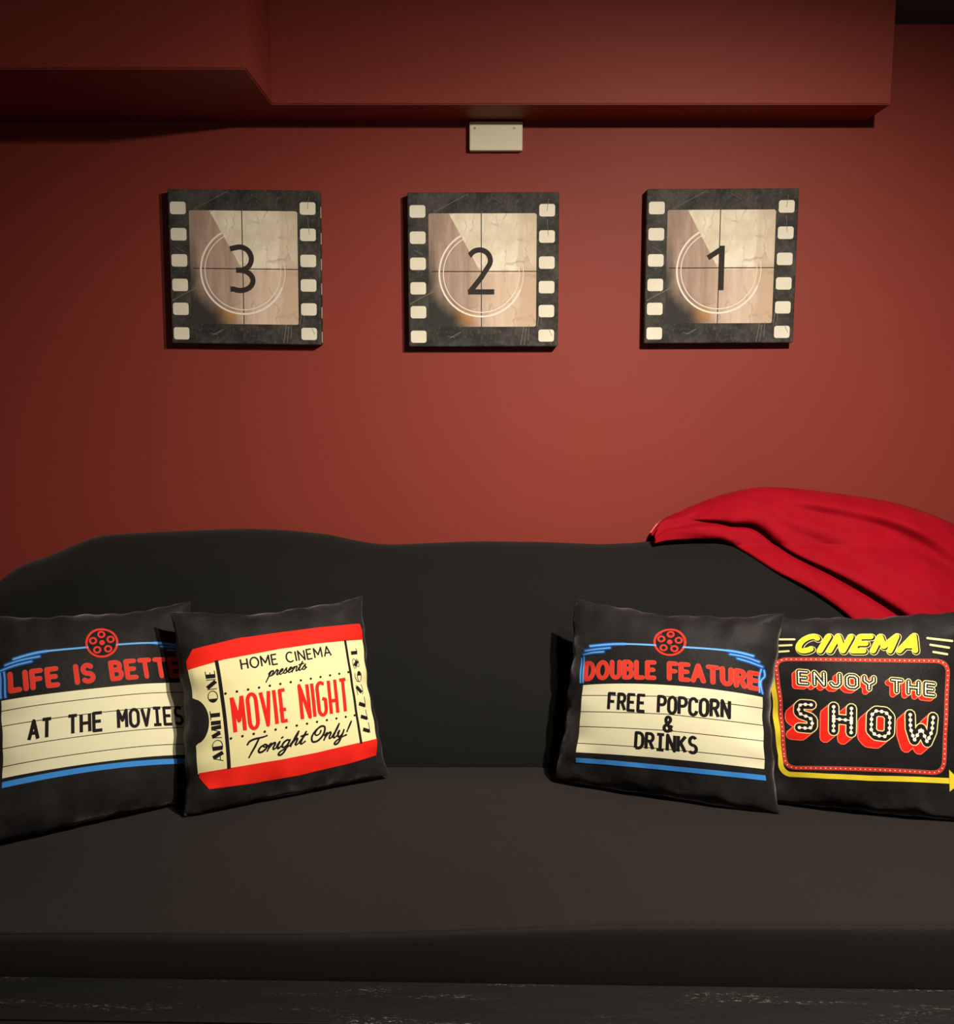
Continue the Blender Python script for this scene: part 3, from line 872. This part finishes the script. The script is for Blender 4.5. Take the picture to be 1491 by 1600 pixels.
A.stroke([(.188, .176), (.166, .722)], .0165, m_ink, L0 + 2 * LS, 'butt'); A.build('divider_line', r2)
A.stroke([(.851, .187), (.841, .756)], .0135, m_ink, L0 + 2 * LS, 'butt'); A.build('divider_line', r2)
for (p, q) in (((.190, .549), (.832, .577)), ((.200, .323), (.836, .342))):
    for i in range(13):
        t = i / 12; A.disc((p[0] + (q[0] - p[0]) * t, p[1] + (q[1] - p[1]) * t), .0064, m_ink, L0 + 2 * LS, 10)
    A.build('dotted_line', r2)
text(A, 'HOME CINEMA', (.279, .661), (.748, .679), (.278, .714), .0080, m_ink, L0 + 2 * LS, G, gap=.30, cap='butt', tr=(.746, .732))
A.build('heading_lettering', r2)
script(A, 'presents', (.400, .606), (.600, .622), .027, .0074, m_ink, L0 + 2 * LS); A.build('script_lettering', r2)
text(A, 'MOVIE NIGHT', (.222, .350), (.803, .370), (.216, .525), .0185, m_red, L0 + 2 * LS, G_DECO, gap=.17, cap='butt', tr=(.810, .549))
A.build('title_lettering', r2, 'tall red letters')
script(A, 'Tonight Only!', (.258, .226), (.785, .240), .036, .0096, m_ink, L0 + 2 * LS); A.build('script_lettering', r2)
fat(A, 'ADMIT ONE', (.163, .222), (.151, .672), (.119, .224), m_ink, L0 + 2 * LS, .020, .0035); A.build('side_lettering', r2)
fat(A, '1892777', (.866, .704), (.874, .235), (.906, .704), m_ink, L0 + 2 * LS, .020, .0035); A.build('side_lettering', r2)

# -- cushion: double feature
P3 = Pillow((0.1653, 1.9417, 0.432), (0.5935, 1.7791, 0.432), (0.2156, 2.0739, 0.7986), (0.6309, 1.9175, 0.8015), (-0.3313, -0.8728, 0.3584), 23, c=(.05, .095, .115, .0))
r3 = P3.build('cushion', 'black cushion with a marquee reading double feature, free popcorn and drinks', CG)
f3 = quad_uv((.100, .157), (.945, .205), (.097, .515), (.938, .556))
f3b = lambda x, y: (f3(x, y)[0], f3(x, y)[1] + .030 * (1 - (2 * x - 1) ** 2) * max(0, y - .1))
B3 = [[(.116, .729), (.211, .749), (.288, .760), (.411, .769), (.58, .774), (.693, .777), (.77, .776), (.828, .771), (.883, .760)],
      [(.090, .701), (.155, .717), (.219, .731)], [(.079, .680), (.134, .696), (.188, .706)], [(.783, .758), (.848, .751), (.911, .732)], [(.817, .739), (.869, .727), (.926, .709)]]
V3 = [[(.083, .668), (.095, .530)], [(.069, .660), (.081, .528)], [(.922, .696), (.916, .654), (.925, .579)], [(.934, .692), (.937, .662), (.924, .632), (.938, .574)]]
blue3 = trim([(p, .0095) for p in B3[:1]] + [(p, .0065) for p in B3[1:]] + [(p, .0065) for p in V3],
             [([(.103, .117), (.54, .134), (.951, .163)], .025)],
             [(p, .020) for p in B3[1:]] + [(B3[0][:3], .020), (B3[0][-3:], .020)] + [(p, .015) for p in V3])
marquee(P3, r3, f3b, (.135, .385, .605, .845), 'DOUBLE FEATURE',
        ((.108, .548), (.912, .594), (.102, .634), (.906, .670), .026),
        [('FREE POPCORN', (.240, .402), (.797, .432), (.238, .486)), ('&', (.508, .322), (.546, .324), (.508, .396)), ('DRINKS', (.383, .217), (.657, .231), (.383, .296))], (.505, .795), .077, blue3)
# -- cushion: enjoy the show (far right)
sqL4 = lambda a, b: 1 - .35 / (1 + math.exp((a + .70) * 9))
P4 = Pillow((0.5795, 1.8422, 0.432), (0.9551, 1.7438, 0.432), (0.5996, 1.9819, 0.7771), (0.9941, 1.8939, 0.814), (-0.2349, -0.8969, 0.3746), 37, c=(.05, .04, .05, .0), squeeze=sqL4)
r4 = P4.build('cushion', 'black cushion with a yellow and red cinema sign reading enjoy the show', CG)
A = Art(P4.lifted, .008)
def slanted(bl, br, h, sl): return (np.array(bl), np.array(br), np.array((bl[0] + sl, bl[1] + h)))
G_CIN = {c: (G[c][0] * .9, [[(x * .9, y) for x, y in st] for st in G[c][1]]) for c in 'CINEMA'}
for mm, w, ly, dx in ((m_pale, .042, 1, (.004, -.004)), (m_ink, .036, 2, (.004, -.004)), (m_yellow, .0285, 3, (0, 0))):
    text(A, 'CINEMA', (.156, .801), (.728, .798), (.206, .882), w, mm, L0 + ly * LS, G_CIN, gap=.42, tr=(.760, .873), dxy=dx)
A.build('cinema_lettering', r4, 'slanted yellow letters')
for p, q in (((.062, .868), (.156, .867)), ((.064, .833), (.140, .835)), ((.070, .799), (.124, .802)), ((.790, .861), (.909, .843)), ((.803, .826), (.893, .810)), ((.816, .789), (.883, .777))):
    A.stroke([p, q], .0105, m_pale, L0 + LS, 'round'); A.build('speed_line', r4)
# bulb-lit border
def rr_path(BL, BR, TR, TL, r):
    c = [np.array(q, float) for q in (BL, BR, TR, TL)]
    out_ = []
    for i in range(4):
        p0, p1, p2 = c[i - 1], c[i], c[(i + 1) % 4]
        a = p1 + (p0 - p1) / np.linalg.norm(p0 - p1) * r; b = p1 + (p2 - p1) / np.linalg.norm(p2 - p1) * r
        for t in np.linspace(0, 1, 7): out_.append(tuple((1 - t) ** 2 * a + 2 * t * (1 - t) * p1 + t * t * b))
    return out_
BP = rr_path((.094, .175), (.852, .205), (.890, .738), (.052, .752), .060)
# gentle arch in the top run
BP = [(u, v + (.018 * (1 - ((u - .47) / .42) ** 2) if v > .6 and abs(u - .47) < .42 else 0)) for u, v in BP]
A.stroke(BP, .021, m_neon_dark, L0, 'round', closed=True)
A.stroke(BP, .0155, m_neon, L0 + LS, 'round', closed=True)
A.build('bulb_border', r4, 'red border with small bulbs')
pp = [np.array(q) for q in BP + [BP[0]]]
seg = [np.linalg.norm(pp[i + 1] - pp[i]) for i in range(len(pp) - 1)]; cum = np.concatenate([[0], np.cumsum(seg)])
for s in np.arange(0, cum[-1], .0235):
    i = min(int(np.searchsorted(cum, s, side='right') - 1), len(seg) - 1)
    p = pp[i] + (pp[i + 1] - pp[i]) * ((s - cum[i]) / max(seg[i], 1e-9))
    A.disc(tuple(p), .0030, m_white, L0 + 2 * LS, 8)
A.build('bulb_dots', r4, 'small white bulb dots')
ar = [(.030, .690), (.048, .45), (.072, .24)] + arc(.130, .205, .058, .063, 180, 262, 8) + [(.30, .142), (.5, .147), (.88, .174)]
A.stroke(ar, .026, m_yellow, L0, 'butt')
A.add([(.880, .124), (.940, .176), (.880, .226)], [(0, 1, 2)], m_yellow, L0 + LS)
A.build('arrow', r4, 'yellow arrow under the border')

G_BLK = {
 'S': (.58, [[(.49, 1), (.10, 1), (0, .90), (0, .66), (.10, .56), (.43, .46), (.53, .36), (.53, .10), (.43, 0), (.02, 0)]]),
 'H': (.70, [[(0, 0), (0, 1)], [(.70, 0), (.70, 1)], [(0, .5), (.70, .5)]]),
 'O': (.72, [[(.18, 1), (.54, 1), (.72, .82), (.72, .18), (.54, 0), (.18, 0), (0, .18), (0, .82), (.18, 1)]]),
 'W': (.92, [[(0, 1), (.03, .45), (.20, 0), (.46, .50), (.72, 0), (.89, .45), (.92, 1)]]),
 'E': (.60, [[(.60, 1), (0, 1), (0, 0), (.60, 0)], [(0, .5), (.5, .5)]]),
 'N': (.66, [[(0, 0), (0, 1), (.66, 0), (.66, 1)]]),
 'J': (.60, [[(.60, 1), (.60, .22), (.42, 0), (.16, 0), (0, .2)]]),
 'Y': (.66, [[(0, 1), (0, .68), (.33, .42), (.66, .68), (.66, 1)], [(.33, .42), (.33, 0)]]),
 'T': (.66, [[(0, 1), (.66, 1)], [(.33, 1), (.33, 0)]]),
 ' ': (.26, []),
}
def block_word(s, bl, br, tl, tr, w, o, shift, gap, bulbs, name):
    n = 5
    for i in range(n + 1):
        d = (shift[0] * i / n, shift[1] * i / n)
        text(A, s, bl, br, tl, w + o, m_pink, L0 + LS, G_BLK, gap=gap, tr=tr, dxy=d)
        text(A, s, bl, br, tl, w, m_red, L0 + 2 * LS, G_BLK, gap=gap, tr=tr, dxy=d)
    text(A, s, bl, br, tl, w + o, m_pale, L0 + 3 * LS, G_BLK, gap=gap, tr=tr)
    items, mp = text(A, s, bl, br, tl, w, m_ink, L0 + 4 * LS, G_BLK, gap=gap, tr=tr)
    text(A, s, bl, br, tl, bulbs[0], m_white, L0 + 5 * LS, G_BLK, gap=gap, tr=tr)
    for x0, sc, off, st in items:
        for q in st:
            pts = [np.array(mp((x0 + a, b))) for a, b in q]
            L = sum(np.linalg.norm(pts[i + 1] - pts[i]) for i in range(len(pts) - 1))
            N = max(2, int(round(L / bulbs[2])))
            cum_ = np.concatenate([[0], np.cumsum([np.linalg.norm(pts[i + 1] - pts[i]) for i in range(len(pts) - 1)])])
            for s_ in np.linspace(0, L, N + 1):
                A.disc((float(np.interp(s_, cum_, [p[0] for p in pts])), float(np.interp(s_, cum_, [p[1] for p in pts]))), bulbs[1], m_white, L0 + 6 * LS, 10)
    A.build(name, r4, 'block letters with red sides and white bulbs')
block_word('ENJOY THE', (.165, .624), (.812, .574), (.165, .688), (.814, .628), .0220, .0085, (-.020, -.016), .50, (.0055, .0042, .0125), 'small_lettering')
block_word('SHOW', (.161, .388), (.798, .345), (.161, .513), (.806, .466), .046, .0095, (-.040, -.037), .80, (.0045, .0088, .0265), 'large_lettering')

# ------------------------------------------------------------------ red plush throw over the right end of the backrest
LO = [(.439, .874), (.465, .880), (.52, .885), (.566, .886), (.605, .882), (.653, .859), (.709, .824), (.773, .791), (.83, .754), (.879, .711), (.928, .674), (1.001, .638), (1.099, .597), (1.245, .54)]
UP = [(.439, .889), (.465, .922), (.511, .944), (.549, .961), (.625, .988), (.702, 1.005), (.779, 1.005), (.857, .997), (.95, .985), (1.059, .965), (1.156, .933), (1.267, .878), (1.340, .82)]
CR = [(.40, .910), (.488, .918), (.542, .932), (.627, .931), (.683, .928), (.749, .873), (.834, .834), (.912, .793), (.994, .740), (1.036, .708), (1.069, .691), (1.142, .654), (1.257, .589), (1.4, .5)]
C2 = [(.700, .985), (.765, .975), (.883, .957), (.956, .940), (1.007, .925), (1.076, .894), (1.145, .847), (1.22, .78)]
def resample(pts, n):
    c = np.array(catmull(pts, 8)); d = np.concatenate([[0], np.cumsum(np.linalg.norm(np.diff(c, axis=0), axis=1))])
    t = np.linspace(0, d[-1], n)
    return np.stack([np.interp(t, d, c[:, 0]), np.interp(t, d, c[:, 1])], 1)
NA = 190
lo_, up_ = resample(LO, NA), resample(UP, NA)
# the crease runs along the cloth between the two contours
cr_c = np.array(catmull(CR, 10))
def on_crease(p, q):
    """where the line p-q crosses the crease (fraction of the way up)"""
    d = q - p; best = None
    for i in range(len(cr_c) - 1):
        a, e = cr_c[i], cr_c[i + 1] - cr_c[i]
        den = d[0] * e[1] - d[1] * e[0]
        if abs(den) < 1e-12: continue
        w = a - p
        t = (w[0] * e[1] - w[1] * e[0]) / den; u = (w[0] * d[1] - w[1] * d[0]) / den
        if -0.001 <= u <= 1.001 and 0 <= t <= 1: best = t if best is None else min(best, t)
    return best
fr_ = [on_crease(lo_[i], up_[i]) for i in range(NA)]
good = [i for i in range(NA) if fr_[i] is not None]
fr_ = np.interp(np.arange(NA), good, [fr_[i] for i in good])
fr_ = np.convolve(np.pad(fr_, 4, mode='edge'), np.ones(9) / 9, 'valid')
PRO = []
for row in SOFA_ROWS:
    k_ = int(np.argmax([p[1] for p in row]))
    zs_ = np.array([p[1] for p in row[8:k_ + 1]]); ys_ = np.array([p[0] for p in row[8:k_ + 1]])
    PRO.append((zs_, ys_, zs_[-1]))
ZT = np.convolve(np.pad([q[2] for q in PRO], 3, mode='edge'), np.ones(7) / 7, 'valid')
def y_row(i, z):
    zs_, ys_, _ = PRO[i]; zt = ZT[i] - .014
    if z < zt: return float(np.interp(z, zs_, ys_))
    return float(np.interp(zt, zs_, ys_)) + min(.05, (z - zt) * .45)
def y_base(x, z):
    f_ = (min(x, 1.26) + 1.30) / 2.60 * (NX - 1); i = int(f_); f_ -= i
    return y_row(i, z) * (1 - f_) + y_row(i + 1, z) * f_
c2c = np.array(catmull(C2, 8))
A2, B2 = c2c[:-1], c2c[1:] - c2c[:-1]
LL2 = (B2 ** 2).sum(1)
def d2(x, z):
    P = np.array([x, z]) - A2
    t = np.clip((P * B2).sum(1) / LL2, 0, 1); D = P - B2 * t[:, None]
    dd = np.sqrt((D ** 2).sum(1)); i = int(np.argmin(dd))
    cr_ = B2[i, 0] * P[i, 1] - B2[i, 1] * P[i, 0]
    return float(dd[i]) * (1 if cr_ > 0 else -1), (i + float(t[i])) / len(A2)
def soft(t): t = min(1, max(0, t)); return t * t * (3 - 2 * t)
V = []; F = []
def sheet(grid):
    b = len(V); n1, n2 = len(grid), len(grid[0])
    for row in grid: V.extend(row)
    F.extend([(b + i * n2 + j, b + (i + 1) * n2 + j, b + (i + 1) * n2 + j + 1, b + i * n2 + j + 1) for i in range(n1 - 1) for j in range(n2 - 1)])
GB = []; GA = []
for i in range(NA):
    p, q = lo_[i], up_[i]; f = fr_[i]
    W = float(np.linalg.norm(q - p)); tip = min(1, i / 26.0)
    # lower strip: a soft roll that slides in under the upper lobe
    row = []
    wb = max(W * f, .006)
    for j in range(46):
        t = j / 45
        s_ = -.10 + 1.45 * t                          # past 1 it runs under the lobe
        ss = min(max(s_, 0), 1)
        h = (.006 + .021 * math.sqrt(max(0, 1 - (1 - min(1, ss / .55)) ** 2))) * min(1, wb / .045)
        if s_ > .66: h = max(.0015, h * (1 - soft((s_ - .66) / .20)))
        if s_ < 0: h = -.006
        h += .0022 * math.sin(31 * p[0] + 5 * ss + .8) * soft(ss * 4) * soft((1 - ss) * 4)
        g = p + (q - p) * (f * s_ if s_ > 0 else s_ * .05)
        row.append((g[0], y_base(g[0], g[1]) - .004 - h * (.3 + .7 * tip), g[1]))
    GB.append(row)
    # upper lobe: starts tucked under, rolls round its edge, then spreads up over the back
    row = []
    wa = W * (1 - f)
    for j in range(96):
        t = j / 95
        if t < .16:                                    # the rolled edge: half a turn
            an = PI * (t / .16)
            rr = min(.019 * (.3 + .7 * tip), wa * .35)
            h = .006 + rr * (1 - math.cos(an)) * 1.12
            dist = min(.014, wa * .3) - rr * 1.15 * math.sin(an) + .2 * rr * (an / PI)
        else:
            u = (t - .16) / .84
            rr = min(.019 * (.3 + .7 * tip), wa * .35)
            d0 = min(.014, wa * .3) + .2 * rr
            dist = d0 + (wa - d0) * u
            h = .006 + rr * 2.24
        g = p + (q - p) * f + (q - p) / max(W, 1e-6) * dist
        x, z = g
        inside = soft((dist - .01) / .05)
        e2, s2_ = d2(x, z)
        amp = soft(s2_ / .25) * soft((1.0 - s2_) / .35)
        h += inside * amp * (.030 * soft((e2 + .013) / .030) * math.exp(-max(0, e2 - .02) / .09) - .008 * math.exp(-((e2 + .024) / .016) ** 2))
        dd = dist + .004 * math.sin(11 * x)
        h += inside * (.006 * math.exp(-((dd - .075 - .03 * (x - .8)) / .022) ** 2) - .004 * math.exp(-((dd - .042) / .014) ** 2))
        h += inside * (.0045 * math.sin(8.5 * x + 13 * z + 1.0) + .0028 * math.sin(24 * x + 31 * z + .5 + 1.6 * math.sin(8 * x)) + .0014 * math.sin(58 * x + 71 * z + 2 * math.sin(15 * z)))
        h *= (.35 + .65 * tip)
        du = max(0, wa - dist)
        turn = math.sqrt(max(0, 1 - (1 - min(1, du / .075)) ** 2))
        row.append((x, y_base(x, z) - .004 - h * (.25 + .75 * turn) + (1 - turn) * .038, z))
    ux, uz = q; zt = ztop(min(ux, 1.28)); y0 = row[-1][1]
    for j in range(1, 15):
        t = j / 14
        row.append((ux, y0 + (2.535 - y0) * math.sin(t * PI / 2), uz - (uz - max(.62, zt - .18)) * (1 - math.cos(t * PI / 2))))
    GA.append(row)
sheet(GB); sheet(GA)
cx_, cy_, cz_ = .9, 2.3, .88
bl_ = link_mesh('throw_blanket', [(a - cx_, b - cy_, c_ - cz_) for a, b, c_ in V], F, m_blanket, None, None, True)
bl_.location = (cx_, cy_, cz_)
sm = bl_.modifiers.new('thickness', 'SOLIDIFY'); sm.thickness = .006; sm.offset = -1
tag(bl_, 'crumpled red plush throw draped over the right end of the sofa back', 'blanket')
